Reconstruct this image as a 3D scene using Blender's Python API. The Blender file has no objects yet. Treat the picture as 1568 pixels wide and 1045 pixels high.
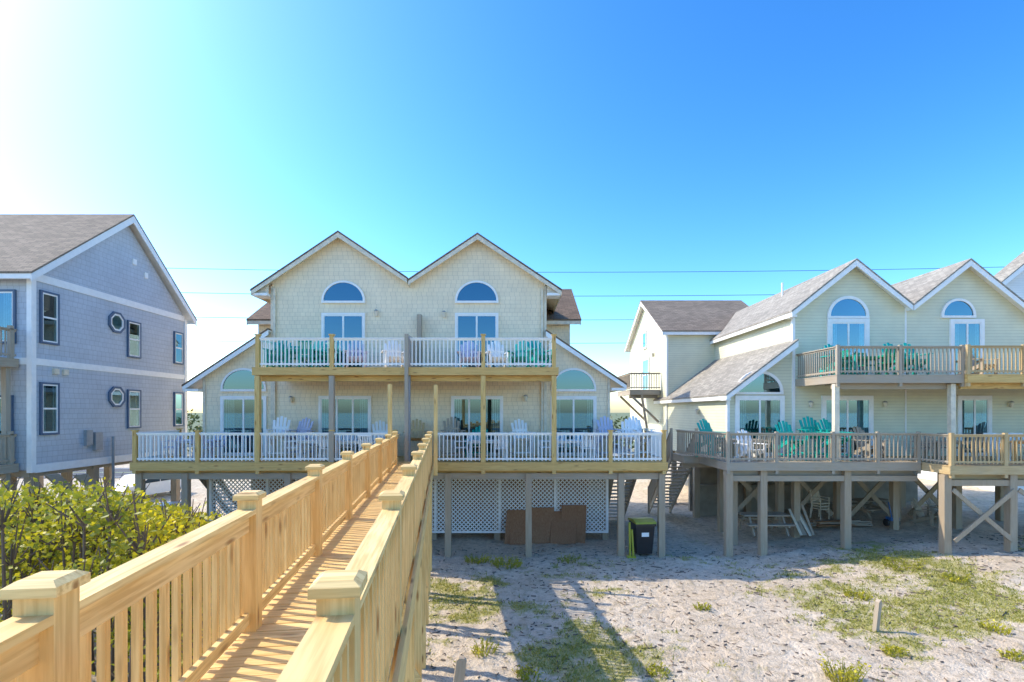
import bpy, bmesh, math, random
from mathutils import Vector, Matrix, noise
random.seed(7)
R=random.random
def U(a,b): return a+(b-a)*R()
scene=bpy.context.scene
CAMZ=5.2
# ---------------------------------------------------------------- materials
class G:
    def __init__(s,name):
        s.mat=bpy.data.materials.new(name); s.mat.use_nodes=True
        s.nt=s.mat.node_tree; s.b=s.nt.nodes['Principled BSDF']; s.out=s.nt.nodes['Material Output']
    def n(s,typ,ins=None,**at):
        nd=s.nt.nodes.new(typ)
        for k,v in at.items(): setattr(nd,k,v)
        for k,v in (ins or {}).items(): s.put(nd.inputs[k],v)
        return nd
    def put(s,sock,v):
        if isinstance(v,bpy.types.NodeSocket): s.nt.links.new(v,sock)
        else:
            if isinstance(v,(tuple,list)) and len(v)==3 and sock.type=='RGBA': v=(*v,1)
            sock.default_value=v
    def m(s,op,a,b=0.0,c=0.0): return s.n('ShaderNodeMath',{0:a,1:b,2:c},operation=op).outputs[0]
    def mix(s,f,a,b,bt='MIX'): return s.n('ShaderNodeMix',{0:f,6:a,7:b},data_type='RGBA',blend_type=bt).outputs[2]
    def pos(s): return s.n('ShaderNodeNewGeometry').outputs['Position']
    def obj(s): return s.n('ShaderNodeTexCoord').outputs['Object']
    def noise(s,vec,scale,detail=4,rough=.55): return s.n('ShaderNodeTexNoise',{'Vector':vec,'Scale':scale,'Detail':detail,'Roughness':rough}).outputs[0]
    def scl(s,vec,x,y,z): return s.n('ShaderNodeVectorMath',{0:vec,1:(x,y,z)},operation='MULTIPLY').outputs[0]
    def ramp(s,v,a,b,lo=0.,hi=1.): return s.n('ShaderNodeMapRange',{0:v,1:a,2:b,3:lo,4:hi}).outputs[0]
    def bump(s,h,st=.3,d=.02):
        o=s.n('ShaderNodeBump',{'Height':h,'Strength':st,'Distance':d}).outputs[0]; s.put(s.b.inputs['Normal'],o)
    def col(s,c,r=.6):
        s.put(s.b.inputs['Base Color'],c); s.put(s.b.inputs['Roughness'],r); return s.mat
    def isl(s): return s.n('ShaderNodeNewGeometry').outputs['Random Per Island']

def dk(c,f): return tuple(x*f for x in c)
def paint(name,c,r=.5,var=.12,sc=6):
    g=G(name); nz=g.noise(g.pos(),sc,3)
    return g.col(g.mix(g.ramp(nz,.3,.7),dk(c,1-var),dk(c,1+var*.4)),r)
def siding(name,c,pitch=.13,shake=False,line=.45):
    g=G(name); p=g.pos(); sp=g.n('ShaderNodeSeparateXYZ',{0:p})
    u=g.m('ADD',sp.outputs[0],sp.outputs[1]); z=sp.outputs[2]
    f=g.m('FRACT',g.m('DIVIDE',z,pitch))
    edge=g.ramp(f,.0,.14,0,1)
    nz=g.noise(p,1.2,4); n2=g.noise(g.scl(p,1,1,14),1.5,3)
    c1=g.mix(g.ramp(nz,.3,.7),dk(c,.9),dk(c,1.03))
    c1=g.mix(g.ramp(n2,.35,.75,0,.3),c1,dk(c,.8))
    h=g.m('SUBTRACT',1.0,f)
    if shake:
        row=g.m('FLOOR',g.m('DIVIDE',z,pitch))
        off=g.n('ShaderNodeTexWhiteNoise',{'W':row},noise_dimensions='1D').outputs[0]
        uu=g.m('ADD',g.m('DIVIDE',u,.21),g.m('MULTIPLY',off,7.3))
        fu=g.m('FRACT',uu)
        gap=g.m('LESS_THAN',fu,.07)
        cid=g.n('ShaderNodeTexWhiteNoise',{'Vector':g.n('ShaderNodeCombineXYZ',{0:g.m('FLOOR',uu),1:row}).outputs[0]},noise_dimensions='2D').outputs[0]
        c1=g.mix(g.m('MULTIPLY',cid,.16),c1,dk(c,.6))
        c1=g.mix(g.m('MULTIPLY',gap,.4),c1,dk(c,.35))
        h=g.m('ADD',h,g.m('MULTIPLY',cid,.25))
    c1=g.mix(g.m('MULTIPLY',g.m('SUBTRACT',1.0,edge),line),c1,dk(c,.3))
    g.bump(h,.5,.02)
    return g.col(c1,.6)
def shingle(name,c,axis):
    g=G(name); p=g.pos(); sp=g.n('ShaderNodeSeparateXYZ',{0:p})
    vec=g.n('ShaderNodeCombineXYZ',{0:sp.outputs[0 if axis=='x' else 1],1:g.m('MULTIPLY',sp.outputs[2],1.8)}).outputs[0]
    br=g.n('ShaderNodeTexBrick',{'Vector':vec,'Color1':(*dk(c,.65),1),'Color2':(*dk(c,1.3),1),'Mortar':(*dk(c,.35),1),'Scale':1.0,'Mortar Size':.012,'Brick Width':.32,'Row Height':.15})
    nz=g.noise(p,30,3); n2=g.noise(p,.9,4)
    c1=g.mix(g.ramp(nz,.35,.7,0,.5),br.outputs[0],dk(c,1.5))
    c1=g.mix(g.ramp(n2,.4,.7,0,.45),c1,dk(c,.6))
    g.bump(g.m('ADD',br.outputs[1],g.m('MULTIPLY',nz,-.5)),.4,-.02)
    return g.col(c1,.9)
def wood(name,c,axis,knots=True,weather=0.,grey=(.30,.27,.23)):
    g=G(name); o=g.obj(); s={'x':(1.3,26,26),'y':(26,1.3,26),'z':(26,26,1.3)}[axis]
    isl=g.isl()
    ov=g.n('ShaderNodeVectorMath',{0:o,1:g.n('ShaderNodeCombineXYZ',{0:g.m('MULTIPLY',isl,13.),1:g.m('MULTIPLY',isl,7.),2:g.m('MULTIPLY',isl,5.)}).outputs[0]},operation='ADD').outputs[0]
    n1=g.noise(g.scl(ov,*s),1.4,3,.6); n0=g.noise(g.scl(ov,*[k**.5 for k in s]),1.3,2)
    c1=g.mix(g.ramp(n1,.40,.64),dk(c,1.08),(c[0]*.76,c[1]*.66,c[2]*.52))
    c1=g.mix(g.ramp(n0,.42,.7,0,.5),c1,(c[0]*.80,c[1]*.70,c[2]*.55))
    c1=g.mix(g.m('MULTIPLY',isl,.45),c1,(c[0]*.80,c[1]*.68,c[2]*.53))
    if knots:
        k={'x':(1.7,7,7),'y':(7,1.7,7),'z':(7,7,1.7)}[axis]
        vo=g.n('ShaderNodeTexVoronoi',{'Vector':g.scl(ov,*k),'Scale':1.,'Randomness':1.}).outputs[0]
        c1=g.mix(g.ramp(vo,.07,.2,.85,0),c1,(c[0]*.34,c[1]*.2,c[2]*.1))
    if weather>0:
        n3=g.noise(g.scl(o,1,1,.5),2.2,3)
        c1=g.mix(g.ramp(n3,.3,.7,weather*.5,weather),c1,grey)
    g.bump(n1,.3,.004)
    return g.col(c1,.65)
PINE=(.88,.635,.27)
P={a:wood('pine_'+a,PINE,a) for a in 'xyz'}
PD={a:wood('deck_pine_'+a,(.74,.51,.19),a) for a in 'xyz'}
GW={a:wood('weathered_'+a,(.48,.39,.28),a,knots=False,weather=.75,grey=(.37,.33,.27)) for a in 'xyz'}
TAN={a:wood('tanwood_'+a,(.62,.45,.21),a,knots=False,weather=.4,grey=(.43,.36,.26)) for a in 'xyz'}
WHITE=paint('white_paint',(.88,.87,.84),.45,.06)
WHITEY=paint('aged_white_trim',(.76,.67,.51),.5,.2)
CREAM=siding('cream_shake',(.96,.80,.555),.165,True,.34)
SAGE=siding('sage_lap',(.755,.735,.535),.125,False,.55)
BLUEG=siding('bluegrey_shake',(.54,.575,.62),.19,True,.4)
WSIDE=siding('white_lap',(.85,.84,.80),.14,False,.4)
SH_X=shingle('brown_shingle_x',(.18,.12,.075),'x'); SH_Y=shingle('brown_shingle_y',(.18,.12,.075),'y')
SG_X=shingle('tan_grey_shingle_x',(.23,.18,.13),'x'); SG_Y=shingle('grey_shingle_y',(.31,.28,.23),'y')
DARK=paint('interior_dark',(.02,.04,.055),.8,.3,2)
NAVY=paint('navy_trim',(.08,.13,.21),.5,.1)
CURT=paint('curtain',(.62,.62,.58),.9,.25,9)
TEAL=paint('teal_plastic',(.004,.38,.31),.4,.1)
GREENP=paint('green_plastic',(.005,.32,.18),.4,.1)
LILAC=paint('lilac_plastic',(.55,.54,.66),.45,.08)
PEACH=paint('orange_plastic',(.75,.35,.10),.45,.1)
BLACK=paint('black_plastic',(.02,.02,.022),.4,.2)
LIME=paint('lime_lid',(.34,.34,.03),.4,.1)
STEEL=paint('galvanised',(.32,.33,.34),.4,.15)
CONC=paint('concrete',(.36,.31,.24),.85,.25,2)
PLY=wood('plywood',(.34,.17,.08),'z',knots=False)
CABLE=paint('cable',(.05,.055,.07),.6)
BLUE=paint('blue_plastic',(.03,.12,.3),.4)
PILE=wood('piling',(.48,.38,.26),'z',knots=False,weather=.7,grey=(.36,.30,.23))
def glassmat():
    g=G('window_glass'); gl=g.n('ShaderNodeBsdfGlossy',{'Color':(.36,.60,.76,1),'Roughness':.02})
    tr=g.n('ShaderNodeBsdfTransparent',{'Color':(.42,.66,.73,1)})
    fr=g.n('ShaderNodeFresnel',{'IOR':1.5}).outputs[0]
    f=g.m('ADD',fr,.24)
    mx=g.n('ShaderNodeMixShader',{0:f,1:tr.outputs[0],2:gl.outputs[0]})
    g.nt.links.new(mx.outputs[0],g.out.inputs[0]); return g.mat
GLASS=glassmat()
def leafmat(name,ca,cb,cc):
    g=G(name); i=g.isl(); nz=g.noise(g.pos(),1.1,2)
    c=g.mix(i,ca,cb); c=g.mix(g.ramp(nz,.4,.65),c,cc)
    df=g.n('ShaderNodeBsdfTranslucent',{'Color':c})
    g.col(c,.5)
    mx=g.n('ShaderNodeMixShader',{0:.4,1:g.b.outputs[0],2:df.outputs[0]})
    g.nt.links.new(mx.outputs[0],g.out.inputs[0]); return g.mat
LEAF=leafmat('shrub_leaf',(.36,.35,.02),(.85,.70,.03),(.26,.28,.02))
LEAFD=leafmat('distant_leaf',(.08,.11,.03),(.14,.16,.05),(.06,.08,.03))
GRASS=leafmat('grass_blade',(.26,.28,.04),(.54,.47,.11),(.32,.32,.06))
TWIG=paint('twig',(.16,.12,.09),.9)
# ---------------------------------------------------------------- builder
def empty(name):
    e=bpy.data.objects.new(name,None); scene.collection.objects.link(e); return e
class B:
    def __init__(s,name,parent=None,T=None,recalc=True):
        s.name=name;s.parent=parent;s.T=T;s.v=[];s.f=[];s.mi=[];s.mats=[];s.rc=recalc
    def k(s,m):
        if m not in s.mats: s.mats.append(m)
        return s.mats.index(m)
    def add(s,vs,fs,m):
        o=len(s.v); i=s.k(m)
        s.v+= [s.T(*p) for p in vs] if s.T else [tuple(p) for p in vs]
        for f in fs: s.f.append(tuple(o+j for j in f)); s.mi.append(i)
    def box(s,x0,x1,y0,y1,z0,z1,m):
        s.add([(x0,y0,z0),(x1,y0,z0),(x1,y1,z0),(x0,y1,z0),(x0,y0,z1),(x1,y0,z1),(x1,y1,z1),(x0,y1,z1)],
              [(0,3,2,1),(4,5,6,7),(0,1,5,4),(1,2,6,5),(2,3,7,6),(3,0,4,7)],m)
    def prism(s,pts,axis,a0,a1,m):
        n=len(pts)
        if axis=='y': vs=[(p[0],a0,p[1]) for p in pts]+[(p[0],a1,p[1]) for p in pts]
        elif axis=='x': vs=[(a0,p[0],p[1]) for p in pts]+[(a1,p[0],p[1]) for p in pts]
        else: vs=[(p[0],p[1],a0) for p in pts]+[(p[0],p[1],a1) for p in pts]
        fs=[tuple(range(n)),tuple(range(2*n-1,n-1,-1))]+[(i,(i+1)%n,n+(i+1)%n,n+i) for i in range(n)]
        s.add(vs,fs,m)
    def beam(s,p,q,w,h,m,up=(0,0,1)):
        p=Vector(p);q=Vector(q);d=(q-p).normalized();u=Vector(up)
        if abs(d.dot(u))>.98:u=Vector((0,1,0))
        r=d.cross(u).normalized();u=r.cross(d)
        vs=[]
        for c in(p,q):
            for a,b_ in((-1,-1),(1,-1),(1,1),(-1,1)): vs.append(tuple(c+r*a*w/2+u*b_*h/2))
        s.add(vs,[(0,1,2,3),(7,6,5,4),(0,4,5,1),(1,5,6,2),(2,6,7,3),(3,7,4,0)],m)
    def cyl(s,p,q,r0,r1,m,n=10):
        p=Vector(p);q=Vector(q);d=(q-p).normalized();u=Vector((0,0,1)) if abs(d.z)<.9 else Vector((1,0,0))
        a=d.cross(u).normalized();b=d.cross(a);vs=[]
        for c,r in((p,r0),(q,r1)):
            for i in range(n):
                t=2*math.pi*i/n; vs.append(tuple(c+a*math.cos(t)*r+b*math.sin(t)*r))
        s.add(vs,[tuple(range(n)),tuple(range(2*n-1,n-1,-1))]+[(i,(i+1)%n,n+(i+1)%n,n+i) for i in range(n)],m)
    def done(s,loc=None,rot=None):
        me=bpy.data.meshes.new(s.name); me.from_pydata(s.v,[],s.f)
        for m in s.mats: me.materials.append(m)
        me.polygons.foreach_set('material_index',s.mi)
        if s.rc:
            bm=bmesh.new();bm.from_mesh(me);bmesh.ops.recalc_face_normals(bm,faces=bm.faces);bm.to_mesh(me);bm.free()
        me.update()
        o=bpy.data.objects.new(s.name,me);scene.collection.objects.link(o)
        if s.parent:o.parent=s.parent
        if loc:o.location=loc
        if rot:o.rotation_euler=rot
        s.o=o;return o
# ---------------------------------------------------------------- windows / roofs / decks
def window(b,u0,u1,z0,z1,y,frame=WHITE,tw=.1,nv=1,nh=0,curt=True,sash=WHITE):
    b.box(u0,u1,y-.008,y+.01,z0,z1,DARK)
    if curt:
        w=(u1-u0)*U(.16,.26)
        for a0,a1 in((u0+.03,u0+w),(u1-w,u1-.03)):
            x=a0
            while x<a1-.02:
                b.box(x,x+.05,y-.02-U(0,.012),y-.01,z0+.04,z1-.04,CURT); x+=.075
    b.add([(u0,y-.045,z0),(u1,y-.045,z0),(u1,y-.045,z1),(u0,y-.045,z1)],[(0,1,2,3)],GLASS)
    b.box(u0-tw,u0,y-.075,y+.02,z0-tw,z1+tw,frame); b.box(u1,u1+tw,y-.075,y+.02,z0-tw,z1+tw,frame)
    b.box(u0,u1,y-.072,y+.02,z1,z1+tw,frame); b.box(u0,u1,y-.085,y+.02,z0-tw,z0,frame)
    for i in range(1,nv+1):
        x=u0+(u1-u0)*i/(nv+1); b.box(x-.035,x+.035,y-.062,y-.01,z0,z1,sash)
    b.box(u0,u0+.04,y-.06,y-.01,z0,z1,sash);b.box(u1-.04,u1,y-.06,y-.01,z0,z1,sash)
    b.box(u0+.04,u1-.04,y-.058,y-.01,z0,z0+.05,sash);b.box(u0+.04,u1-.04,y-.058,y-.01,z1-.05,z1,sash)
    for i in range(nh):
        z=z0+(z1-z0)*(i+1)/(nh+1); b.box(u0+.04,u1-.04,y-.065,y-.012,z-.03,z+.03,sash)
def arch(b,cx,zb,r,y,frame=WHITE,tw=.1,rz=None):
    rz=rz or r;n=20
    A=[(math.cos(math.pi*i/n),math.sin(math.pi*i/n)) for i in range(n+1)]
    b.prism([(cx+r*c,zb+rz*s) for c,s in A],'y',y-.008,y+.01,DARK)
    b.add([(cx+r*c,y-.04,zb+rz*s) for c,s in A],[tuple(range(n+1))],GLASS)
    for i in range(n):
        c0,s0=A[i];c1,s1=A[i+1]
        b.prism([(cx+r*c0,zb+rz*s0),(cx+(r+tw)*c0,zb+(rz+tw)*s0),(cx+(r+tw)*c1,zb+(rz+tw)*s1),(cx+r*c1,zb+rz*s1)],'y',y-.075,y+.02,frame)
    b.box(cx-r-tw,cx+r+tw,y-.08,y+.02,zb-.09,zb,frame)
def roundwin(b,cx,cz,r,y,frame):
    n=8;A=[(math.cos(2*math.pi*(i+.5)/n),math.sin(2*math.pi*(i+.5)/n)) for i in range(n)]
    b.prism([(cx+r*c,cz+r*s) for c,s in A],'y',y-.008,y+.01,CURT)
    b.add([(cx+r*c,y-.04,cz+r*s) for c,s in A],[tuple(range(n))],GLASS)
    for i in range(n):
        c0,s0=A[i];c1,s1=A[(i+1)%n]
        for a,q,m_,pr in((r-.04,r+.03,WHITE,.065),(r+.03,r+.12,frame,.08)):
            b.prism([(cx+a*c0,cz+a*s0),(cx+q*c0,cz+q*s0),(cx+q*c1,cz+q*s1),(cx+a*c1,cz+a*s1)],'y',y-pr,y+.02,m_)
def slope(b,axis,pk,zp,ev,ze,a0,a1,roof,trim=WHITEY,th=.07,fh=.24):
    b.prism([(pk,zp),(ev,ze),(ev,ze-th),(pk,zp-th)],axis,a0,a1,roof)
    sg=1 if ev>pk else -1
    b.prism([(pk,zp-th-.002),(ev-sg*.03,ze-th-.002),(ev-sg*.03,ze-th-.03),(pk,zp-th-.03)],axis,a0+.05,a1-.05,trim)
    for q0,q1 in((a0+.012,a0+.05),(a1-.05,a1-.012)):
        b.prism([(pk,zp-th-.001),(ev-sg*.02,ze-th-.001),(ev-sg*.02,ze-th-fh+.04),(pk,zp-th-fh)],axis,q0,q1,trim)
    e0,e1=sorted((ev-sg*.05,ev-sg*.015))
    if axis=='y': b.box(e0,e1,a0+.05,a1-.05,ze-th-.17,ze-th,trim)
    else: b.box(a0+.05,a1-.05,e0,e1,ze-th-.17,ze-th,trim)
def rail(b,p0,p1,z,h=1.05,pm=WHITE,rm=WHITE,cap=None,pitch=.138,pw=.035,capw=.12):
    cap=cap or rm
    p0=Vector((*p0,0));p1=Vector((*p1,0));d=p1-p0;L=d.length;d/=L
    def at(t,zz): 
        q=p0+d*t;return (q.x,q.y,zz)
    b.beam(at(0,z+h-.018),at(L,z+h-.018),capw,.036,cap)
    b.beam(at(0,z+h-.065),at(L,z+h-.065),.04,.055,rm)
    b.beam(at(0,z+.12),at(L,z+.12),.04,.06,rm)
    n=max(1,int(L/pitch))
    for i in range(n):
        t=(i+.5)*L/n; b.beam(at(t,z+.05),at(t,z+h-.04),pw,pw,pm,up=(d.x,d.y,0))
def post(b,x,y,z0,z1,m,w=.13,cap=None):
    b.box(x-w/2,x+w/2,y-w/2,y+w/2,z0,z1,m)
    if cap: b.box(x-w/2-.025,x+w/2+.025,y-w/2-.025,y+w/2+.025,z1,z1+.04,cap)
def deck(b,x0,x1,y0,y1,z,wx,wy,rimh=.26):
    y=y0
    while y<y1-.02:
        b.box(x0,x1,y+.003,min(y+.137,y1),z-.035,z,wx); y+=.143
    b.box(x0+.01,x1-.01,y0+.01,y0+.05,z-.036-rimh,z-.036,wx)
    b.box(x0+.01,x0+.05,y0+.05,y1,z-.036-rimh,z-.036,wy); b.box(x1-.05,x1-.01,y0+.05,y1,z-.036-rimh,z-.036,wy)
    x=x0+.4
    while x<x1-.1:
        b.box(x-.02,x+.02,y0+.05,y1,z-.036-rimh*.85,z-.037,wy); x+=.41
    b.box(x0+.06,x1-.06,y0+.35,y0+.45,z-.036-rimh-.2,z-.036-rimh*.85-.002,wx)
def lamp(b,u,z,y):
    b.box(u-.06,u+.06,y-.03,y+.01,z-.1,z+.12,WHITEY); b.cyl((u,y-.09,z-.12),(u,y-.09,z+.08),.05,.09,WHITEY,8); b.cyl((u,y-.09,z+.08),(u,y-.09,z+.14),.1,.03,STEEL,8)
# ================================================================ CENTRE HOUSE
H=empty('cream_duplex_beach_house'); YW=20.8
b=B('walls',H)
b.prism([(-9.74,3.3),(1.35,3.3),(1.35,10.42),(-1.38,12.23),(-4.17,10.38),(-6.95,12.33),(-9.74,10.48)],'y',YW,31,CREAM)
b.prism([(-12.5,3.3),(-9.742,3.3),(-9.742,8.42),(-12.5,6.64)],'y',YW+.03,29,CREAM)
b.prism([(3.93,3.3),(1.352,3.3),(1.352,8.38),(3.93,6.66)],'y',YW+.03,29,CREAM)
b.box(-11.9,-9.75,24,31,7.5,9.45,CREAM); b.box(1.36,2.72,24,31,7.5,9.45,CREAM)
b.box(-12.3,3.8,YW+.15,29,3.02,3.298,GW['x'])
for x in(-12.5,-9.74,1.35,3.93):
    b.box(x-.05,x+.05,YW-.03,YW+.12,3.3,6.6 if x in(-12.5,3.93) else 10.3,WHITEY)
b.done()
b=B('roof',H)
Y0=YW-.38
slope(b,'y',-6.95,12.44,-10.45,10.10,Y0,31.3,SH_Y,fh=.2); slope(b,'y',-6.95,12.44,-4.17,10.58,Y0,31.3,SH_Y,fh=.2)
slope(b,'y',-1.38,12.36,-4.17,10.50,Y0+.004,31.3,SH_Y,fh=.2); slope(b,'y',-1.38,12.36,2.0,10.1,Y0+.004,31.3,SH_Y,fh=.2)
slope(b,'y',-9.75,8.55,-13.2,6.28,Y0+.03,29.3,SH_Y,trim=WHITE,fh=.2); slope(b,'y',1.36,8.5,4.6,6.34,Y0+.03,29.3,SH_Y,trim=WHITE,fh=.2)
slope(b,'x',27.5,11.8,23.6,9.48,-12.25,3.2,SH_X); slope(b,'x',27.5,11.8,31.4,9.48,-12.25,3.2,SH_X)
for x0,x1,z in((-10.4,-9.8,9.86),(1.41,1.96,9.86),(-13.15,-12.56,6.02),(3.99,4.55,6.06)):
    b.box(x0,x1,Y0+.06,YW+.3,z,z+.1,WHITE)
b.prism([(-10.38,9.97),(-9.8,9.97),(-9.8,10.33)],'y',YW-.2,YW-.16,WHITEY); b.prism([(1.94,9.97),(1.41,9.97),(1.41,10.3)],'y',YW-.2,YW-.16,WHITEY)
b.done()
b=B('windows_and_doors',H)
for cx in(-6.84,-1.43):
    arch(b,cx,9.7,.80,YW,tw=.08,rz=.74); window(b,cx-.80,cx+.80,6.85,9.13,YW,tw=.08,nv=1,curt=False)
for u0,u1 in((-7.75,-5.80),(-2.38,-.45)): window(b,u0,u1,3.5,5.76,YW,tw=.09,nv=2)
for cx in(-10.9,2.5):
    arch(b,cx,6.12,.84,YW+.03,tw=.08,rz=.78); window(b,cx-.84,cx+.84,3.5,5.75,YW+.03,tw=.09,nv=1)
for u,z in((-5.5,9.2),(-2.75,9.15),(-8.95,5.7),(.55,5.75)): lamp(b,u,z,YW)
b.box(-9.66,-9.58,YW-.1,YW-.02,3.4,10.2,WHITEY);b.box(1.18,1.26,YW-.1,YW-.02,3.4,10.2,WHITEY)
b.done()
b=B('lower_deck',H)
deck(b,-13.55,5.53,18.12,YW-.01,3.41,PD['x'],PD['y'])
YR=18.2
px=[-13.39,-11.16,-9.03,-6.4,-4.18,-2.72,-1.02,1.49,3.5,5.4]
for i,x in enumerate(px): post(b,x,YR,3.0,4.52,PD['z'],.13,PD['x'])
for i in range(len(px)-1):
    if i==4: continue
    rail(b,(px[i]+.07,YR),(px[i+1]-.07,YR),3.41,1.05)
for x in(px[0],px[-1]):
    rail(b,(x,YR+.07),(x,YW-.1),3.41,1.05); post(b,x,YW-.2,3.41,4.5,PD['z'],.12,PD['x'])
b.done()
b=B('upper_deck',H)
deck(b,-9.22,1.66,18.12,YW-.01,6.78,PD['x'],PD['y'],.24)
ux=[-9.03,-6.4,-3.69,-1.02,1.49]
for i,x in enumerate(ux):
    if i==2: continue
    post(b,x,YR-.0,3.42,6.48 ,PD['z'] if i in(0,3,4) else GW['z'],.17)
    post(b,x,YR,6.7,7.92,PD['z'],.13,PD['x'])
for i in range(4): rail(b,(ux[i]+.07,YR),(ux[i+1]-.07,YR),6.78,1.05)
for x in(ux[0],ux[-1]): rail(b,(x,YR+.07),(x,YW-.05),6.78,1.05)
b.box(-3.79,-3.66,YR-.16,YR-.09,3.3,7.95,GW['z']); b.box(-3.80,-3.63,YW-.35,YW-.1,6.78,9.1,GW['z'])
b.box(-3.76,-3.64,YR+.1,YR+.2,3.42,7.9,STEEL); b.box(-3.73,-3.68,YR+.2,YW-.35,6.79,7.95,GW['y'])
b.done()
b=B('pilings',H)
for x in(-13.39,-11.74,-8.05,-5.2,-2.3,.6,3.92,5.38): post(b,x,18.45,-.3,3.0,PILE,.22)
for y in(20.95,24.5,28.5):
    for x in(-12.3,-9.0,-5.8,-3.2,-.6,1.8,3.8): post(b,x,y,-.3,3.01,PILE,.24)
b.box(-13.4,5.4,18.4,18.6,2.78,3.0,GW['x'])
b.beam((3.7,20.3,3.2),(3.9,23.6,.2),.9,.06,GW['y']) 
b.done()
b=B('lattice_screen',H)
def lattice(b,x0,x1,z0,z1,y,m,pitch=.17,w=.042):
    for s,yy in((1,y),(-1,y+.014)):
        h=z1-z0; c=x0-h
        while c<x1+h:
            za,zb=z0,z1
            if s>0: za=max(za,z0+(x0-c)); zb=min(zb,z0+(x1-c))
            else: za=max(za,z0+(c-x1)); zb=min(zb,z0+(c-x0))
            if zb-za>.03: b.beam((c+s*(za-z0),yy,za),(c+s*(zb-z0),yy,zb),.012,w,m,up=(-s,0,1))
            c+=pitch
xs=[-12.2,-9.9,-7.5,-5.1,-3.1,-.5,1.75,3.85]
for i in range(7):
    lattice(b,xs[i]+.05,xs[i+1]-.05,.38,2.85,YW-.05,WHITE)
    b.box(xs[i]-.05,xs[i]+.05,YW-.1,YW-.0,.3,2.95,WHITE)
b.box(3.8,3.9,YW-.1,YW,.3,2.95,WHITE)
b.box(-12.2,3.8,YW-.09,YW-.01,.3,.38,WHITE); b.box(-12.2,3.8,YW-.09,YW-.01,2.86,2.95,WHITE)
b.done()
b=B('ground_storage_wall',H); b.box(-12,3.6,24,24.2,-.1,3,PLY); b.done()
def stairs(b,x0,x1,ya,za,yb,zb,m,mr):
    n=max(3,int(abs(za-zb)/.19))
    for i in range(n):
        t=(i+.5)/n;y=ya+(yb-ya)*t;z=za+(zb-za)*t; b.box(x0+.05,x1-.05,y-.14,y+.14,z-.04,z,m)
    for x in(x0+.025,x1-.025): b.beam((x,ya,za-.12),(x,yb,zb-.12),.04,.28,mr)
def sloprail(b,x,ya,za,yb,zb,m):
    b.beam((x,ya,za+1.0),(x,yb,zb+1.0),.1,.04,m); b.beam((x,ya,za+.15),(x,yb,zb+.15),.04,.08,m)
    n=int(abs(yb-ya)/.13)
    for i in range(n):
        t=(i+.5)/n;y=ya+(yb-ya)*t;z=za+(zb-za)*t;b.box(x-.02,x+.02,y-.02,y+.02,z+.1,z+1,m)
    for y,z in((ya,za),(yb,zb)): b.box(x-.05,x+.05,y-.05,y+.05,z-.3,z+1.1,m)
b=B('side_stairs',H)
stairs(b,4.2,5.3,20.9,3.38,24.6,.1,GW['x'],GW['y']); sloprail(b,5.3,20.9,3.38,24.6,.1,GW['z'])
stairs(b,-13.3,-12.6,20.9,3.38,24.6,.1,GW['x'],GW['y'])
b.done()
# ================================================================ WALKWAY
W=empty('wooden_boardwalk'); W.rotation_euler=(0,0,math.radians(7.77))
XR,XL=-.40,-1.53; ZW=3.46; YE=18.35
b=B('deck_boards',W); y=-2.
while y<YE-.1:
    b.box(XL-.03+U(-.008,.008),XR+.05,y+.004,y+.136,ZW-.036,ZW+U(-.002,.002),P['x']); y+=.143
b.done()
b=B('joists',W)
for x in(XL+.1,(XL+XR)/2,XR-.1): b.box(x-.02,x+.02,-2,YE,ZW-.28,ZW-.038,P['y'])
b.done()
b=B('railings',W)
for sx,x,off in((1,XR,-.05),(-1,XL,.10)):
    PY=[off+2.13*i for i in range(9)]
    for i,y in enumerate(PY):
        w=.14
        b.box(x-w/2,x+w/2,y-w/2,y+w/2,-.4,4.5,P['z'])
        c=.095
        b.box(x-c,x+c,y-c,y+c,4.502,4.54,P['x'])
        b.add([(x-c,y-c,4.54),(x+c,y-c,4.54),(x+c,y+c,4.54),(x-c,y+c,4.54),(x-c+.03,y-c+.03,4.56),(x+c-.03,y-c+.03,4.56),(x+c-.03,y+c-.03,4.56),(x-c+.03,y+c-.03,4.56)],
              [(4,5,6,7),(0,1,5,4),(1,2,6,5),(2,3,7,6),(3,0,4,7)],P['x'])
        y2=PY[i+1] if i+1<len(PY) else YE
        a0,a1=y+w/2,y2-w/2
        if a1-a0<.3: continue
        b.box(x-.07,x+.07,a0,a1,4.392,4.43,P['y'])
        b.box(x-.02,x+.02,a0,a1,4.25,4.391,P['y'])
        b.box(x-.02,x+.02,a0,a1,ZW+.06,ZW+.15,P['y'])
        n=int((a1-a0)/.128)
        for j in range(n):
            t=a0+(j+.5)*(a1-a0)/n
            b.box(x+sx*.021,x+sx*.058,t-.019,t+.019,ZW+.03,4.36,P['z'])
    b.box(x+sx*.075,x+sx*.115,-2,YE,ZW-.3,ZW-.02,P['y'])
for x,y in((XL-.05,16.0),(XR+.2,16.3)): b.box(x-.06,x+.06,y-.06,y+.06,3.2,6.05,P['z'])
for i in range(1,9):
    y=2.13*i-.09-.1
    b.beam((XL,y,2.9),(XR,y,.9),.04,.14,P['x']) if i%2==0 else b.beam((XR,y,2.9),(XL,y,.9),.04,.14,P['x'])
b.done()
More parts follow.
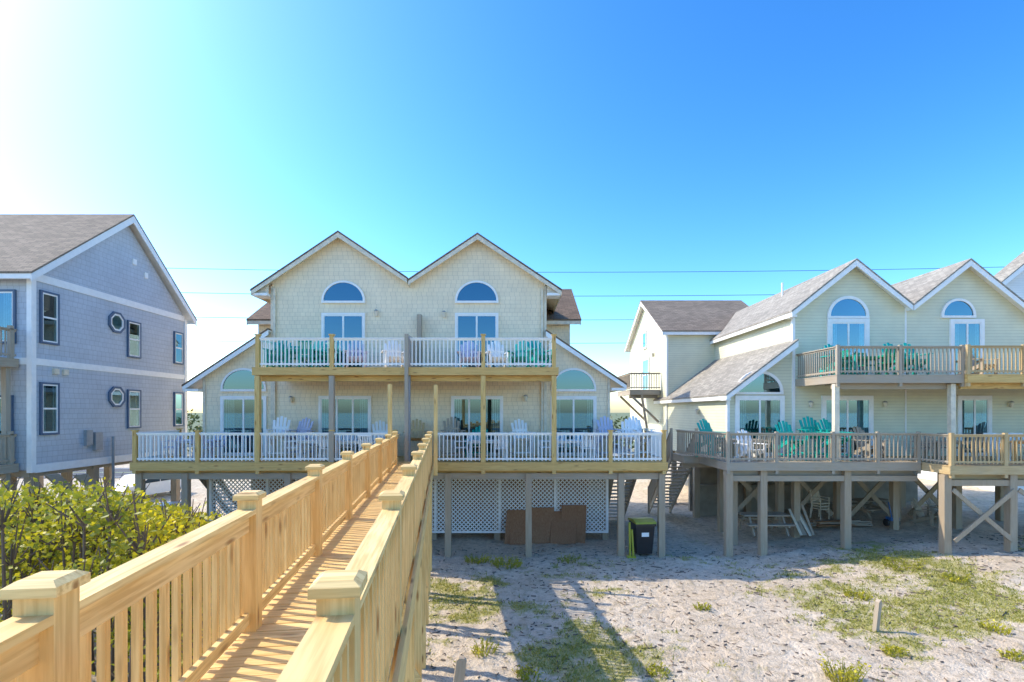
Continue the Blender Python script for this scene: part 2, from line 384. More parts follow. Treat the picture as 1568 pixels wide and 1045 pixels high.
# ================================================================ LEFT HOUSE
L=empty('blue_grey_beach_house'); XW=-16.4
TS=lambda u,y,z:(XW-y,u,z)
b=B('walls',L)
b.prism([(17.5,3.2),(25.7,3.2),(25.7,9.85),(21.75,13.28),(17.5,9.9)],'x',XW-11,XW,BLUEG)
b.done()
b=B('trim',L,T=TS)
b.box(17.6,25.6,-.03,.01,6.82,7.05,WHITE); b.box(17.6,25.6,-.03,.01,9.72,9.98,WHITE); b.box(17.6,25.6,-.03,.01,3.1,3.38,WHITE)
for u0,u1 in((17.42,17.6),(25.6,25.78)): b.box(u0,u1,-.05,.12,3.12,9.8,WHITE)
b.done()
b=B('front_trim',L)
b.box(XW-11,XW-.13,17.46,17.51,6.82,7.05,WHITE); b.done()
b=B('roof',L)
slope(b,'x',21.75,13.6,17.1,9.9,XW-11.4,XW+.35,SG_X,trim=WHITE,fh=.3); slope(b,'x',21.75,13.6,26.1,9.9,XW-11.4,XW+.35,SG_X,trim=WHITE,fh=.3)
b.done()
b=B('side_windows',L,T=TS)
for z0,z1 in((7.66,9.37),(4.46,6.17)):
    window(b,17.82,18.42,z0,z1,0,NAVY,.07,0,1)
for z0,z1 in((7.6,9.05),(4.55,6.1)):
    window(b,21.85,22.5,z0,z1,0,NAVY,.06,0,1); window(b,24.85,25.4,z0,z1,0,NAVY,.06,0,1)
roundwin(b,21.2,8.9,.34,0,NAVY); roundwin(b,21.2,5.82,.34,0,NAVY)
for u,z in((22.2,11.7),(22.9,11.3)): b.box(u-.1,u+.1,-.06,.01,z-.12,z+.12,WHITE)
for u in(18.35,18.75): b.box(u-.1,u+.1,-.1,.01,6.55,6.75,WHITEY)
b.box(19.6,19.9,-.12,.01,3.9,4.5,STEEL); b.box(20.0,20.35,-.14,.01,3.7,4.4,STEEL); b.cyl((20.9,-.12,.2),(20.9,-.12,4.2),.05,.05,STEEL)
b.done()
b=B('front_windows',L)
window(b,-18.6,-17.0,7.6,9.3,17.5,NAVY,.07,1,0); window(b,-18.6,-17.1,3.5,5.7,17.5,NAVY,.07,1,0)
b.done()
b=B('balconies',L)
for z in(7.0,3.45):
    deck(b,-24,-16.75,14.6,17.4,z,GW['x'],GW['y'])
    rail(b,(-16.85,14.7),(-16.85,17.38),z,1.0,GW['z'],GW['y']); rail(b,(-24,14.7),(-16.85,14.7),z,1.0,GW['z'],GW['x'])
    for y in(14.7,17.2): post(b,-16.85,y,z-.3,z+1.1,GW['z'],.12)
for y in(14.9,17.2): post(b,-17.0,y,-.2,6.7,GW['z'],.16)
b.done()
b=B('pilings',L)
for y in(17.8,20.4,23,25.4):
    for x in(-16.7,-20,-23.5): post(b,x,y,-.2,3.19,PILE,.28)
b.box(-23.6,-16.6,17.6,25.6,2.95,3.18,GW['x'])
b.prism([(17.7,3.0),(18.2,3.0),(21.4,.1),(20.9,.1)],'x',-16.2,-16.1,GW['y']); b.prism([(17.7,3.0),(18.2,3.0),(21.4,.1),(20.9,.1)],'x',-15.2,-15.1,GW['y'])
b.box(-16.0,-15.2,22.6,23.6,0,1.0,STEEL); b.box(-16.05,-15.15,22.55,23.65,1.0,1.06,STEEL)
b.done()
# ================================================================ RIGHT HOUSE
Rr=empty('sage_green_beach_house')
b=B('walls',Rr)
b.prism([(11.43,3.1),(15.98,3.1),(20.9,3.1),(20.9,9.35),(18.3,11.2),(16.02,9.4),(13.75,11.2),(11.43,9.38)],'y',YW,32,SAGE)
b.prism([(8.78,3.1),(11.428,3.1),(11.428,8.0),(8.78,5.98)],'y',YW+.03,31,SAGE)
b.prism([(28.9,3.1),(37.9,3.1),(37.9,10.0),(33.5,12.25),(28.9,9.85)],'x',8.74,14,SAGE)
for x,z in((8.78,5.9),(11.43,9.3)): b.box(x-.05,x+.06,YW-.03,YW+.1,3.1,z,WHITE)
b.box(15.95,16.0,YW-.04,YW+.02,3.2,9.4,WHITE); b.box(8.70,8.8,28.84,28.94,3.2,9.8,WHITE)
b.done()
b=B('roof',Rr); Y0=YW-.4
slope(b,'y',13.75,11.33,11.15,9.25,Y0,33,SG_Y,trim=WHITE); slope(b,'y',13.75,11.33,16.02,9.52,Y0,33,SG_Y,trim=WHITE)
slope(b,'y',18.3,11.33,16.02,9.52,Y0-.004,27.5,SG_Y,trim=WHITE); slope(b,'y',18.3,11.33,21.2,9.0,Y0-.004,27.5,SG_Y,trim=WHITE)
slope(b,'y',11.44,8.12,8.55,5.92,Y0+.03,31,SG_Y,trim=WHITE)
slope(b,'x',33.5,12.5,28.6,9.75,8.4,15,SG_X,trim=WHITE); slope(b,'x',33.5,12.5,38.3,9.9,8.4,15,SG_X,trim=WHITE)
b.box(11.15,11.4,Y0+.06,YW+.2,9.0,9.08,WHITE); b.box(8.55,8.75,Y0+.06,YW+.2,5.66,5.74,WHITE)
b.cyl((13.2,25,10.5),(13.2,25,11.5),.05,.05,WHITE)
b.done()
b=B('windows_and_doors',Rr)
arch(b,10.05,6.0,.84,YW+.03,tw=.12,rz=.76); window(b,9.2,10.92,3.5,5.72,YW+.03,tw=.14,nv=1)
arch(b,13.63,9.08,.72,YW,tw=.12,rz=.7); window(b,12.95,14.32,6.6,8.82,YW,tw=.16,nv=1)
window(b,12.7,14.5,3.5,5.72,YW,tw=.14,nv=1)
arch(b,18.1,9.1,.6,YW,tw=.1,rz=.6); window(b,17.9,19.0,6.6,8.82,YW,tw=.14,nv=1)
window(b,18.2,19.3,3.5,5.72,YW,tw=.14,nv=1)
for u,z in((12.3,9.9),(12.1,5.5),(15.1,5.5),(20.2,5.5)): lamp(b,u,z,YW)
b.done()
TL=lambda u,y,z:(8.74+y,u,z)
b=B('side_windows',Rr,T=TL)
window(b,32.6,34.0,6.6,8.6,0,WHITE,.1,0,1); window(b,33.2,34.0,9.4,10.4,0,WHITE,.08,0,0,curt=False); lamp(b,31.5,8.7,0); b.done()
TL2=lambda u,y,z:(8.78+y,u,z)
b=B('wing_lamp',Rr,T=TL2); lamp(b,24,5.2,0); b.done()
b=B('lower_deck',Rr)
deck(b,7.6,14.5,18.12,YW+.0,3.41,GW['x'],GW['y']); deck(b,14.51,26,16.95,YW,3.414,TAN['x'],TAN['y']); deck(b,7.0,8.7,YW+.01,22.4,3.40,GW['x'],GW['y'])
ps=[(7.68,18.2),(9.4,18.2),(11.4,18.2),(13,18.2),(14.45,18.2)]
for i,(x,y) in enumerate(ps):
    post(b,x,y,3.0,4.5,GW['z'],.1)
    if i: rail(b,(ps[i-1][0]+.05,y),(x-.05,y),3.41,1.04,GW['z'],GW['x'])
rail(b,(7.68,18.25),(7.05,YW),3.41,1.04,GW['z'],GW['y']); rail(b,(7.05,YW),(7.05,21.9),3.41,1.04,GW['z'],GW['y'])
rail(b,(14.5,18.15),(14.62,17.1),3.41,1.04,GW['z'],GW['y'])
ps=[14.62,16.4,18.3,20.2,22.1,24,25.9]
for i,x in enumerate(ps):
    post(b,x,17.03,3.0,4.5,TAN['z'],.11)
    if i: rail(b,(ps[i-1]+.05,17.03),(x-.05,17.03),3.414,1.04,TAN['z'],TAN['x'])
stairs(b,7.0,8.1,22.5,3.38,26.2,.3,GW['x'],GW['y']); sloprail(b,7.0,22.5,3.38,26.2,.3,GW['z']); sloprail(b,8.1,22.5,3.38,26.2,.3,GW['z'])
b.done()
b=B('upper_deck',Rr)
deck(b,11.5,16.02,18.12,YW-.02,6.52,GW['x'],GW['y']); deck(b,16.03,26,18.0,YW-.02,6.524,PD['x'],PD['y'])
for x0,x1,M_,yy in((11.58,16.0,GW,18.2),(16.1,25.9,TAN,18.08)):
    n=max(2,round((x1-x0)/2)); 
    for i in range(n+1):
        post(b,x0+(x1-x0)*i/n,yy,6.1,7.58,M_['z'],.1)
        if i: rail(b,(x0+(x1-x0)*(i-1)/n+.05,yy),(x0+(x1-x0)*i/n-.05,yy),6.52,1.02,M_['z'],M_['x'])
rail(b,(11.58,18.25),(11.58,YW-.03),6.52,1.02,GW['z'],GW['y'])
for x in(11.6,15.75,20.3): post(b,x,18.35,3.42,6.2,WHITEY if x<20 else TAN['z'],.17)
b.done()
b=B('rear_balcony',Rr)
deck(b,6.9,8.7,30,33.5,6.5,GW['x'],GW['y']); rail(b,(6.95,30.05),(8.7,30.05),6.5,1.0,GW['z'],GW['x']); rail(b,(6.95,30.1),(6.95,33.4),6.5,1.0,GW['z'],GW['y'])
b.beam((6.98,30.2,6.2),(8.65,30.2,4.6),.12,.12,GW['x']); b.beam((6.98,33,6.2),(8.65,33,4.6),.12,.12,GW['x'])
b.beam((7.6,30,6.2),(8.5,30,.3),.12,.12,GW['z'])
b.done()
b=B('pilings',Rr)
for x,y in((7.75,18.35),(9.0,18.4),(12.0,18.4),(14.55,17.2),(16.75,17.2),(19.5,17.2),(22,17.2),(8.6,19.9),(11.3,20.4),(13.4,20.6),(15.3,20.5),(17.8,20.5)): post(b,x,y,-.2,3.1,PILE,.24)
for y in(22,25,28.5):
    for x in(9,11.5,14,16.5,19,21): post(b,x,y,-.2,3.05,PILE,.26)
for x0 in(9.2,11.7,14.2,16.7): 
    b.beam((x0,21.9,2.9),(x0+2.0,21.9,.8),.05,.18,PILE); b.beam((x0+2.2,21.8,2.9),(x0+.2,21.8,.8),.05,.18,PILE)
b.beam((14.7,17.07,2.6),(16.7,17.07,.9),.05,.14,PILE); b.beam((14.7,17.0,.9),(16.7,17.0,2.6),.05,.14,PILE)
b.beam((16.9,17.07,2.6),(19.4,17.07,1.0),.05,.14,PILE)
b.box(7.7,14.5,18.3,18.5,2.72,2.92,GW['x']); b.box(14.52,25.8,17.12,17.32,2.72,2.92,PILE)
b.box(9,20.8,21.6,31,2.9,3.09,GW['x'])
b.done()
b=B('foundation_wall',Rr); b.box(9.2,21,26.5,26.7,.0,3.0,CONC); b.box(9.2,14,25.2,25.4,0,1.6,CONC); b.done()
# far right white house
F=empty('white_beach_house')
b=B('walls',F); b.prism([(28.3,0),(40,0),(40,12.2),(34.2,17.2),(28.3,12.4)],'y',30,31.0,WSIDE); b.box(28.8,39.5,31,40,0,10.5,WSIDE)
window(b,29.4,30.2,9.4,10.8,30,NAVY,.08,0,1); window(b,29.4,30.2,6,7.6,30,NAVY,.08,0,1); b.box(28.25,28.4,29.96,30.1,0,12.3,WHITE);b.done()
b=B('roof',F); slope(b,'y',34.2,17.5,27.9,12.35,29.7,31.1,SG_Y,trim=WHITE,fh=.35); slope(b,'y',34.2,17.5,40.6,12.2,29.7,31.1,SG_Y,trim=WHITE,fh=.35)
slope(b,'x',35.5,12.2,30.9,10.4,28.6,39.8,SG_X);slope(b,'x',35.5,12.2,40.4,10.4,28.6,39.8,SG_X);b.done()
# ================================================================ FURNITURE
def adirondack(name,m,x,y,z,rz=0,sc=1.,legs=0.):
    b=B(name); q=legs
    for i in range(5):
        t=i/4; b.box(-.26,.26,-.42+t*.44,-.42+t*.44+.095,.37-t*.10+q,.39-t*.10+q,m)
    for i,a in enumerate((-2,-1,0,1,2)):
        h=1.02-.045*abs(a)**1.6
        b.beam((a*.098,.05,.24+q),(a*.125,.36,h+q),.088,.02,m,up=(0,-1,0))
    b.beam((-.27,.20,.62+q),(.27,.20,.62+q),.03,.08,m)
    for s in(-1,1):
        b.box(s*.30-.02,s*.30+.02,-.44,-.35,0,.54+q,m); b.beam((s*.29,-.40,.36+q),(s*.27,.42,.03+q*.8),.03,.12,m)
        b.beam((s*.35,-.48,.56+q),(s*.33,.30,.56+q),.13,.022,m); b.box(s*.31-.015,s*.31+.015,.18,.25,.15,.55+q,m)
        if q: b.box(s*.27-.02,s*.27+.02,.34,.42,0,.2+q,m); b.box(s*.33-.015,s*.33+.015,-.40,.38,.16,.22,m)
    if q: b.box(-.3,.3,-.5,-.42,.2,.24,m)
    o=b.done((x,y,z),(0,0,rz));o.scale=(sc,)*3;return o
def patio_chair(name,m,x,y,z,rz=0,sc=1.):
    b=B(name)
    b.box(-.24,.24,-.24,.22,.42,.45,m)
    for s in(-1,1):
        b.beam((s*.23,-.22,0),(s*.23,-.22,.66),.03,.03,m); b.beam((s*.23,.28,0),(s*.22,.18,.44),.03,.03,m); b.beam((s*.22,.18,.44),(s*.22,.30,.92),.03,.03,m)
        b.beam((s*.24,-.24,.66),(s*.24,.24,.66),.05,.025,m)
    for i in range(5): b.beam((-.16+.08*i,.20,.48),(-.16+.08*i,.295,.9),.045,.012,m,up=(0,-1,0))
    b.beam((-.23,.30,.91),(.23,.30,.91),.03,.06,m)
    o=b.done((x,y,z),(0,0,rz));o.scale=(sc,)*3;return o
def patio_table(name,m,x,y,z,rz=0,w=.75,l=1.5,h=.73):
    b=B(name)
    n=7
    for i in range(n): b.box(-l/2,l/2,-w/2+i*w/n+.006,-w/2+(i+1)*w/n-.006,h-.03,h,m)
    b.box(-l/2+.06,l/2-.06,-w/2+.05,-w/2+.08,h-.1,h-.031,m);b.box(-l/2+.06,l/2-.06,w/2-.08,w/2-.05,h-.1,h-.031,m)
    for sx in(-1,1):
        for sy in(-1,1): b.beam((sx*(l/2-.1),sy*(w/2-.09),0),(sx*(l/2-.12),sy*(w/2-.1),h-.03),.06,.06,m)
    return b.done((x,y,z),(0,0,rz))
AC='adirondack_chair'
zc=6.78;zl=3.41;zr=6.52
for X,Y,Z,m,r,q in((-8.55,18.85,zc,TEAL,.2,.05),(-7.3,18.9,zc,TEAL,-.1,0),(-6.8,18.85,zc,TEAL,-.25,.05),(-5.75,18.9,zc,LILAC,.3,0),(-4.35,18.85,zc,WHITE,.35,0),
   (-1.6,19.1,zc,LILAC,.1,0),(-.55,19.1,zc,WHITE,.2,0),(.35,18.9,zc,TEAL,-.2,0),(1.0,18.85,zc,TEAL,.4,.05),
   (-8.95,19.7,zl,WHITE,.2,.45),(-8.3,20.1,zl,LILAC,-.2,.4),(-5.1,20.0,zl,WHITE,.4,.3),(-3.75,20,zl,TAN['z'],.1,.35),(-2.3,19.7,zl,GW['z'],.2,.42),(-1.35,20,zl,TEAL,-.2,.1),(.35,19.9,zl,WHITE,.2,.35),(3.7,19.9,zl,LILAC,.1,.45),(4.45,19.5,zl,WHITE,-.3,.4),(4.95,20.1,zl,WHITE,.3,.45),
   (7.75,20.0,zl,TEAL,.4,.35),(10.4,19.2,zl,TEAL,.1,.3),(11.5,19.6,zl,TEAL,-.1,.45),(11.95,19.1,zl,TEAL,.25,.38),(8.8,19.0,zl,WHITE,.2,0),(13.4,19.4,zl,GW['z'],.2,.1),
   (12.0,18.9,zr,TEAL,.2,.1),(14.2,18.9,zr,TEAL,.1,.15),(14.8,19.0,zr,TEAL,-.2,.15),(17.3,19.1,zr,GW['z'],.2,0),(20.2,19.3,3.42,WHITE,.2,.2)):
    adirondack(AC,m,X,Y,Z,r,1.1,q)
for X,Y,Z,m in((-7.2,19.2,zl,WHITE),(-5.7,18.9,zl,WHITE),(-11.9,19.4,zl,LILAC),(-.9,19.2,zl,WHITE),(-7.95,19.2,zc,TEAL),(2.3,19.3,zl,WHITE),(8.9,19.8,zl,GW['x']),(15.9,18.6,zl,GW['x']),(13.2,19.2,zr,GREENP),(18.6,18.6,3.42,PEACH)):
    patio_table('patio_table',m,X,Y,Z,U(-.1,.1))
    for dx,dy,r in((-.5,.6,0),(.45,.62,.1),(-1.0,0,-1.5),(.5,-.6,3.1)):
        patio_chair('patio_chair',m if m is not PEACH else WHITE,X+dx,Y+dy*.8,Z,r+U(-.2,.2),1.05)
def bin_(x,y,z,rz,body,lid):
    b=B('wheeled_trash_bin')
    v=[(-.25,-.27,.06),(.25,-.27,.06),(.25,.27,.06),(-.25,.27,.06),(-.31,-.36,1.02),(.31,-.36,1.02),(.31,.36,1.02),(-.31,.36,1.02)]
    b.add(v,[(0,3,2,1),(4,5,6,7),(0,1,5,4),(1,2,6,5),(2,3,7,6),(3,0,4,7)],body)
    b.box(-.34,.34,-.4,-.35,.96,1.04,body)
    b.prism([(-.43,1.045),(.38,1.045),(.36,1.10),(-.1,1.16),(-.40,1.10)],'x',-.34,.34,lid)
    b.cyl((-.28,.42,1.04),(.28,.42,1.04),.02,.02,body)
    for s in(-1,1): b.cyl((s*.30,.27,.13),(s*.25,.27,.13),.13,.13,BLACK,14)
    b.box(-.12,.12,-.335,-.325,.62,.8,WHITE)
    o=b.done((x,y,z),(0,0,rz));o.scale=(1.12,)*3;return o
bin_(4.75,18.75,.02,.1,BLACK,LIME)
b=B('surf_rod_holder');b.cyl((4.2,18.2,0),(4.2,18.3,1.25),.04,.04,LIME);b.cyl((4.32,18.2,0),(4.28,18.3,1.0),.04,.04,LIME);b.box(4.1,4.4,18.15,18.35,0,.08,LIME);b.done()
b=B('leaning_plywood_boards')
for x0,x1,h,d in((-.3,.75,1.25,.9),(.7,1.6,1.35,.8),(1.5,2.5,1.2,1.0),(1.9,2.9,1.45,.7),(-.1,.5,1.0,1.15)):
    b.add([(x0,YW-.2-d*.5,0),(x1,YW-.2-d*.5,0),(x1+.1,YW-.2,h),(x0+.1,YW-.2,h),(x0,YW-.16-d*.5,0),(x1,YW-.16-d*.5,0),(x1+.1,YW-.16,h),(x0+.1,YW-.16,h)],
      [(0,1,2,3),(7,6,5,4),(0,4,5,1),(1,5,6,2),(2,6,7,3),(3,7,4,0)],PLY)
b.done()
def picnic(x,y,z,rz=0):
    b=B('picnic_table')
    for i in range(5): b.box(-.9,.9,-.37+i*.15,-.24+i*.15,.70,.74,GW['x'])
    for s in(-1,1):
        for j in range(2): b.box(-.9,.9,s*.62+(-.15 if j else .01),s*.62+(-.01 if j else .15),.41,.45,GW['x'])
    for q in(-.65,.65):
        b.beam((q,-.65,0),(q,-.2,.69),.05,.1,GW['z']);b.beam((q,.65,0),(q,.2,.69),.05,.1,GW['z']);b.box(q-.02,q+.02,-.75,.75,.33,.41,GW['y'])
    b.done((x,y,z),(0,0,rz))
picnic(9.9,20.2,.45); picnic(15.9,22.9,.55,.3)
b=B('stacked_lumber')
for i in range(6): b.beam((11.25+i*.1,19.9+U(-.1,.1),.4),(11.1+i*.1,20.5,1.3+U(-.2,.2)),.09,.03,GW['z'] if i%3 else WHITEY,up=(0,-1,0))
b.done()
b=B('lumber_pile')
for i in range(14): b.beam((U(12.3,12.6),21.2+U(-.3,.3),.55+.05*(i//4)),(U(14.2,15),21.2+U(-.3,.3),.57+.05*(i//4)),.12,.04,GW['x'] if i%3 else PLY)
b.done()
for k in range(3): patio_chair('stacked_patio_chair',WHITEY,13.0,21.6,.5+.12*k+.2,.3)
for X,Y in((17.3,21.5),(18.6,22.4)): adirondack(AC,GW['z'],X,Y,.5,.5,1)
b=B('folded_beach_cart'); b.box(15.1,15.45,20.4,20.7,.85,.98,BLUE);b.beam((15.15,20.4,.9),(15.0,20.4,1.6),.03,.03,BLUE);b.beam((15.4,20.4,.9),(15.25,20.4,1.6),.03,.03,BLUE)
for x in(15.06,15.49): b.cyl((x-.03,20.6,.75),(x+.03,20.6,.75),.15,.15,BLACK,14)
b.done()
b=B('wooden_stake');b.box(-.05,.05,-.05,.05,-.2,.62,GW['z']);b.prism([(-.05,.62),(.05,.62),(0,.68)],'y',-.05,.05,GW['z']);b.done((8.6,12.1,.1),(.05,.08,.3))
b=B('wooden_stake');b.box(-.09,.09,-.04,.04,-.2,1.1,GW['z']);b.prism([(-.09,1.1),(.09,1.1),(.05,1.14),(-.05,1.14)],'y',-.04,.04,GW['z']);b.done((-1.05,9.2,-.3),(.1,.12,.2))
def car(x,y,z,rz,paintm):
    b=B('parked_car')
    pr=[(-2.2,.35),(-2.25,.75),(-2.0,.92),(-1.15,1.0),(-.55,1.42),(.95,1.45),(1.75,1.02),(2.2,.92),(2.25,.4),(1.9,.3),(-1.9,.3)]
    b.prism(pr,'y',-.86,.86,paintm)
    b.prism([(-1.05,1.0),(-.5,1.36),(.15,1.38),(.15,1.0)],'y',-.875,.875,DARK); b.prism([(.22,1.0),(.22,1.38),(.9,1.38),(1.45,1.0)],'y',-.875,.875,DARK)
    for cx in(-1.35,1.35):
        for s in(-1,1): b.cyl((cx,s*.7,.33),(cx,s*.90,.33),.33,.33,BLACK,18); b.cyl((cx,s*.88,.33),(cx,s*.915,.33),.18,.18,STEEL,12)
    b.box(-2.28,-2.2,-.8,.8,.4,.6,BLACK);b.box(2.2,2.28,-.8,.8,.4,.6,BLACK)
    return b.done((x,y,z),(0,0,rz))
car(-22.2,31,0,1.4,WHITE); car(8.6,52,0,.2,WHITE); car(11.5,60,0,.1,NAVY)
b=B('overhead_power_lines')
for z,dz in((18.0,-.3),(15.8,-.2),(13.6,-.1),(11.4,.1)):
    N=40
    pts=[(-58+116*i/N,46,z+dz*i/N-1.0*(1-(2*i/N-1)**2)+.9) for i in range(N+1)]
    for i in range(N): b.beam(pts[i],pts[i+1],.035,.035,CABLE)
for x in(-58,58): b.cyl((x,46.15,0),(x,46.15,19.5),.2,.13,GW['z'],12); b.box(x-1,x+1,46.1,46.2,18.4,18.55,GW['x'])
b.done()
# ================================================================ GROUND
def sm(a,b_,t):
    t=max(0,min(1,(t-a)/(b_-a)));return t*t*(3-2*t)
def hgt(x,y):
    h=.05*noise.noise((x*.9,y*.9,1))+.035*noise.noise((x*2.7,y*2.7,4))+.022*noise.noise((x*6,y*6,5))
    h+=.55*sm(7,17,x)*sm(8,18,y)*sm(60,40,y)
    h+=1.0*sm(-5,-10,x)*sm(18,12,y)*sm(-5,2,y)*(1+.3*noise.noise((x*.3,y*.3,2)))*sm(-30,-14,x)
    if y<-20: h-=3.0*sm(-20,-60,y)
    if abs(x)>60 or y>70: h*=.0 if y>-20 else 1
    return h
def gmask(x,y):
    n=noise.noise((x*.28+3,y*.42,7))*.75+noise.noise((x*.9,y*1.2,9))*.5+noise.noise((x*3.1,y*3.5,2))*.45
    base=-.12+.45*sm(4,12,x)*sm(19,15,y)*sm(9.5,13,y)+.22*sm(13,9,y)*sm(2,7,x)+.5*sm(.6,-1,x)*sm(18,15,y)*sm(10,13,y)
    base-=.6*sm(17,19.5,y)*sm(6,4,x)
    base-=.35*sm(18.5,20,y)
    return max(0,min(1,(n+base)*2.0))
def axis_(lo,hi,st,far):
    a=[lo+st*i for i in range(int((hi-lo)/st)+1)]
    e=[];d=st;v=hi
    while v<far: d*=1.5;v+=d;e.append(v)
    e2=[];d=st;v=lo
    while v>-far: d*=1.5;v-=d;e2.append(v)
    return e2[::-1]+a+e
xs=axis_(-14,25,.13,2500);ys=axis_(7,21,.13,2500)
vs=[];gm=[]
for y in ys:
    for x in xs: vs.append((x,y,hgt(x,y)));gm.append(gmask(x,y) if -30<x<40 and 0<y<35 else .3)
nx=len(xs);fs=[(j*nx+i,j*nx+i+1,(j+1)*nx+i+1,(j+1)*nx+i) for j in range(len(ys)-1) for i in range(nx-1)]
me=bpy.data.meshes.new('sand_ground');me.from_pydata(vs,[],fs)
at=me.attributes.new('grassy','FLOAT','POINT');at.data.foreach_set('value',gm)
for p in me.polygons:p.use_smooth=True
g=G('sand');p=g.pos();a=g.n('ShaderNodeAttribute',attribute_name='grassy').outputs['Fac']
n1=g.noise(p,.5,5);n2=g.noise(p,4.5,5,.7);n3=g.noise(p,22,3,.7);n4=g.noise(p,1.7,4,.65)
sand=g.mix(g.ramp(n1,.35,.65),(.80,.67,.51),(.66,.53,.38))
sand=g.mix(g.ramp(n2,.46,.64,0,.75),sand,(.42,.32,.21))
sand=g.mix(g.ramp(n4,.52,.68,0,.5),sand,(.47,.37,.25))
sand=g.mix(g.ramp(n3,.58,.68,0,.65),sand,(.22,.16,.10))
gr=g.mix(g.ramp(n3,.35,.65),(.48,.43,.11),(.28,.29,.06))
fac=g.ramp(g.m('ADD',a,g.m('MULTIPLY',g.m('SUBTRACT',n2,.5),1.8)),.2,.95,0,.8)
c=g.mix(fac,sand,gr)
sp=g.n('ShaderNodeSeparateXYZ',{0:p})
c=g.mix(g.ramp(sp.outputs[1],55,80),c,(.16,.19,.09))
g.bump(g.m('ADD',g.m('MULTIPLY',n2,1.),g.m('MULTIPLY',n3,.4)),1.,.12)
me.materials.append(g.col(c,.95))
o=bpy.data.objects.new('sand_ground',me);scene.collection.objects.link(o)
g=G('sea_water');g.bump(g.noise(g.scl(g.pos(),.3,1,1),.6,5),.6,.3);sea=g.col((.02,.10,.13),.12)
b=B('sea');b.add([(-2500,-2500,-1.2),(2500,-2500,-1.2),(2500,-45,-1.2),(-2500,-45,-1.2)],[(0,1,2,3)],sea);b.done()
g=G('asphalt');nn=g.noise(g.pos(),30,4);g.bump(nn,.3,.01);ASP=g.col(g.mix(nn,(.06,.06,.062),(.10,.10,.10)),.9)
b=B('coast_road');b.box(-300,300,40,47,-.2,.06,ASP)
for k in(-1,1): b.box(-300,300,43.5+k*.12-.05,43.5+k*.12+.05,.06,.064,LIME)
b.box(-300,300,40.3,40.42,.06,.064,WHITE);b.box(-300,300,46.6,46.72,.06,.064,WHITE);b.done()
b=B('beach_grass',recalc=False)
cnt=0
while cnt<36000:
    x=U(-4,24);y=U(9,18.5) if R()<.9 else U(8.5,21)
    m_=gmask(x,y)
    if R()>m_*m_*1.1: continue
    z=hgt(x,y);h=U(.02,.08)*(1+1.2*(R()<.05));t=U(0,6.28);w=.012+.01*R()
    lx,ly=U(-.07,.07),U(-.07,.07)
    b.add([(x-w*math.cos(t),y-w*math.sin(t),z-.01),(x+w*math.cos(t),y+w*math.sin(t),z-.01),(x+lx,y+ly,z+h)],[(0,1,2)],GRASS);cnt+=1
b.done()
b=B('driftwood_litter',recalc=False)
for i in range(2600):
    x=U(-3,22);y=U(9,19.5);z=hgt(x,y)+.01;t=U(0,6.28);l=U(.015,.07)*(1+2*(R()<.04));w=U(.006,.016)
    c_,s_=math.cos(t),math.sin(t)
    b.add([(x-c_*l+s_*w,y-s_*l-c_*w,z),(x+c_*l+s_*w,y+s_*l-c_*w,z),(x+c_*l,y+s_*l,z+w*1.6),(x-c_*l,y-s_*l,z+w*1.6),(x-c_*l-s_*w,y-s_*l+c_*w,z),(x+c_*l-s_*w,y+s_*l+c_*w,z)],[(0,1,2,3),(3,2,5,4)],TWIG)
b.done()
def tuft(name,x,y,r,h,n):
    b=B(name,recalc=False)
    for i in range(n):
        a=U(0,6.28);q=r*math.sqrt(R());X,Y=x+q*math.cos(a),y+q*math.sin(a);z=hgt(X,Y);t=U(0,6.28);hh=h*U(.4,1)
        e=(X+math.cos(a)*hh*.5,Y+math.sin(a)*hh*.5,z+hh)
        w=.016
        b.add([(X-w*math.cos(t),Y-w*math.sin(t),z),(X+w*math.cos(t),Y+w*math.sin(t),z),e],[(0,1,2)],GRASS)
        for k in range(4):
            f=U(.3,1);c=Vector((X,Y,z)).lerp(Vector(e),f);d=Vector((U(-1,1),U(-1,1),U(-.3,1)))*.05;d2=Vector((U(-1,1),U(-1,1),U(-1,1)))*.02
            b.add([tuple(c),tuple(c+d/2+d2),tuple(c+d),tuple(c+d/2-d2)],[(0,1,2,3)],LEAF)
    b.done()
for x,y,r,h,n in((6.4,9.9,.28,.42,110),(-.2,17.3,.5,.3,140),(-1.2,17.7,.4,.25,90),(2.0,17.9,.4,.2,60),(2.9,10.2,.2,.15,60),(9.6,14.2,.3,.16,90),(13,15,.3,.18,80),(.3,10.1,.25,.15,60),(-.6,11,.25,.2,60),(11.3,12,.25,.16,70),(12.4,16.3,.5,.2,110),(8.2,11,.2,.14,60),(5,13.5,.2,.12,50),(10.6,10.8,.25,.15,60)): tuft('beach_weed',x,y,r,h,n)
def leaves(b,c,r,n,sz,m,flat=.75):
    for i in range(n):
        d=Vector((random.gauss(0,1),random.gauss(0,1),random.gauss(0,1)));d.normalize()
        q=r*(R()**.33)*U(.8,1.08);p=Vector(c)+Vector((d.x*q,d.y*q,d.z*q*flat))
        a=Vector((U(-1,1),U(-1,1),U(-.4,1))).normalized()*sz*U(.6,1.2);s_=a.cross(Vector((U(-1,1),U(-1,1),U(-1,1)))).normalized()*sz*.3
        b.add([tuple(p),tuple(p+a*.5+s_),tuple(p+a),tuple(p+a*.5-s_)],[(0,1,2,3)],m)
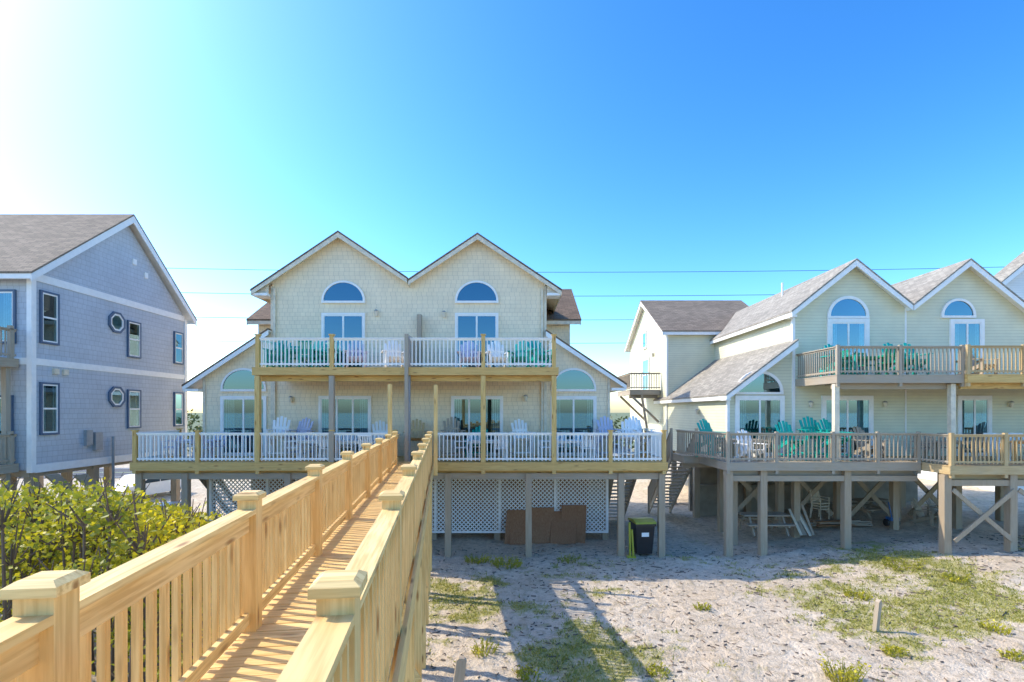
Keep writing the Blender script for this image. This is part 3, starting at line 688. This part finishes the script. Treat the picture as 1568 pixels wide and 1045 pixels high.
def shrub(name,cl,m,per,sz):
    b=B(name,recalc=False)
    for (x,y,z,r) in cl:
        g0=hgt(x,y); base=(x+U(-.3,.3),y+U(-.3,.3),g0-.1)
        b.cyl(base,(x,y,z),.04,.015,TWIG,5)
        for k in range(7):
            q=(x+U(-r,r)*.8,y+U(-r,r)*.8,z+U(-.2,1.0)*r); b.cyl((x,y,z-r*.6),q,.018,.006,TWIG,4)
        leaves(b,(x,y,z),r,int(per*r*r),sz,m)
    b.done()
cl=[]
for i in range(110):
    y=U(6.5,13.5);xm=-2.9-.137*y;x=U(-.98*y-1.5,xm) if i%4 else U(xm-2,xm)
    xp=784+x*784/y
    top=5.2-(104+max(0,xp-150)*.30+(U(0,55) if i%3 else U(0,15)))*y/784
    r=U(.35,.7)
    g0=hgt(x,y)
    zz=top-r*.7
    cl.append((x,y,max(zz,g0+.2),r))
    if zz>g0+1: cl.append((x+U(-.3,.3),y-.3,zz-.9,r*1.1))
shrub('wax_myrtle_shrub',cl,LEAF,560,.105)
cl=[(U(-5.2,-4.0),U(3.5,7),U(.8,2.3),U(.4,.6)) for i in range(14)]
shrub('wax_myrtle_shrub',cl,LEAF,420,.10)
cl=[(-95+i*2.1,64+U(-4,4),U(2,4.8),U(1.5,2.4)) for i in range(85)]
cl=[(x,y,z if x<-20 else min(z,3.2),r) for x,y,z,r in cl]
b=B('distant_trees',recalc=False)
for x,y,z,r in cl: b.cyl((x,y,0),(x,y,z),.12,.05,TWIG,5);leaves(b,(x,y,z),r,140,.5,LEAFD,.8);leaves(b,(x+1,y,1.2),r,90,.5,LEAFD,.8)
b.done()
# ================================================================ LIGHT
w=bpy.data.worlds.new('World');scene.world=w;w.use_nodes=True;nt=w.node_tree
bg=nt.nodes['Background'];sk=nt.nodes.new('ShaderNodeTexSky');sk.sky_type='NISHITA';sk.sun_disc=False
d=Vector((1.05,-.3,-1)).normalized();el=math.asin(-d.z);az=math.atan2(-d.x,-d.y)
sk.sun_elevation=el;sk.sun_rotation=az;sk.air_density=1.0;sk.dust_density=1.0;sk.ozone_density=2.6;sk.altitude=0
hs=nt.nodes.new('ShaderNodeHueSaturation');hs.inputs['Saturation'].default_value=1.30;hs.inputs['Value'].default_value=2.05*.15
hs.inputs['Hue'].default_value=.496
ga=nt.nodes.new('ShaderNodeGamma');ga.inputs[1].default_value=1.32
h2=nt.nodes.new('ShaderNodeHueSaturation');h2.inputs['Value'].default_value=1.16/.15
l=nt.links.new
l(sk.outputs[0],hs.inputs['Color']);l(hs.outputs[0],ga.inputs[0]);l(ga.outputs[0],h2.inputs['Color']);l(h2.outputs[0],bg.inputs[0]);bg.inputs[1].default_value=.15
sd=bpy.data.lights.new('sun','SUN');sd.energy=5;sd.angle=math.radians(.5);sd.color=(1,.91,.74)
so=bpy.data.objects.new('sun',sd);scene.collection.objects.link(so);so.rotation_euler=d.to_track_quat('-Z','Y').to_euler()
scene.view_settings.view_transform='Standard';scene.view_settings.look='None';scene.view_settings.exposure=0
cd=bpy.data.cameras.new('camera');co=bpy.data.objects.new('camera',cd);scene.collection.objects.link(co)
co.location=(0,0,CAMZ);co.rotation_euler=(math.radians(90),0,0);cd.lens=18;cd.sensor_width=36;cd.sensor_fit='HORIZONTAL';cd.shift_y=.0692;cd.clip_end=6000;cd.clip_start=.05
scene.camera=co
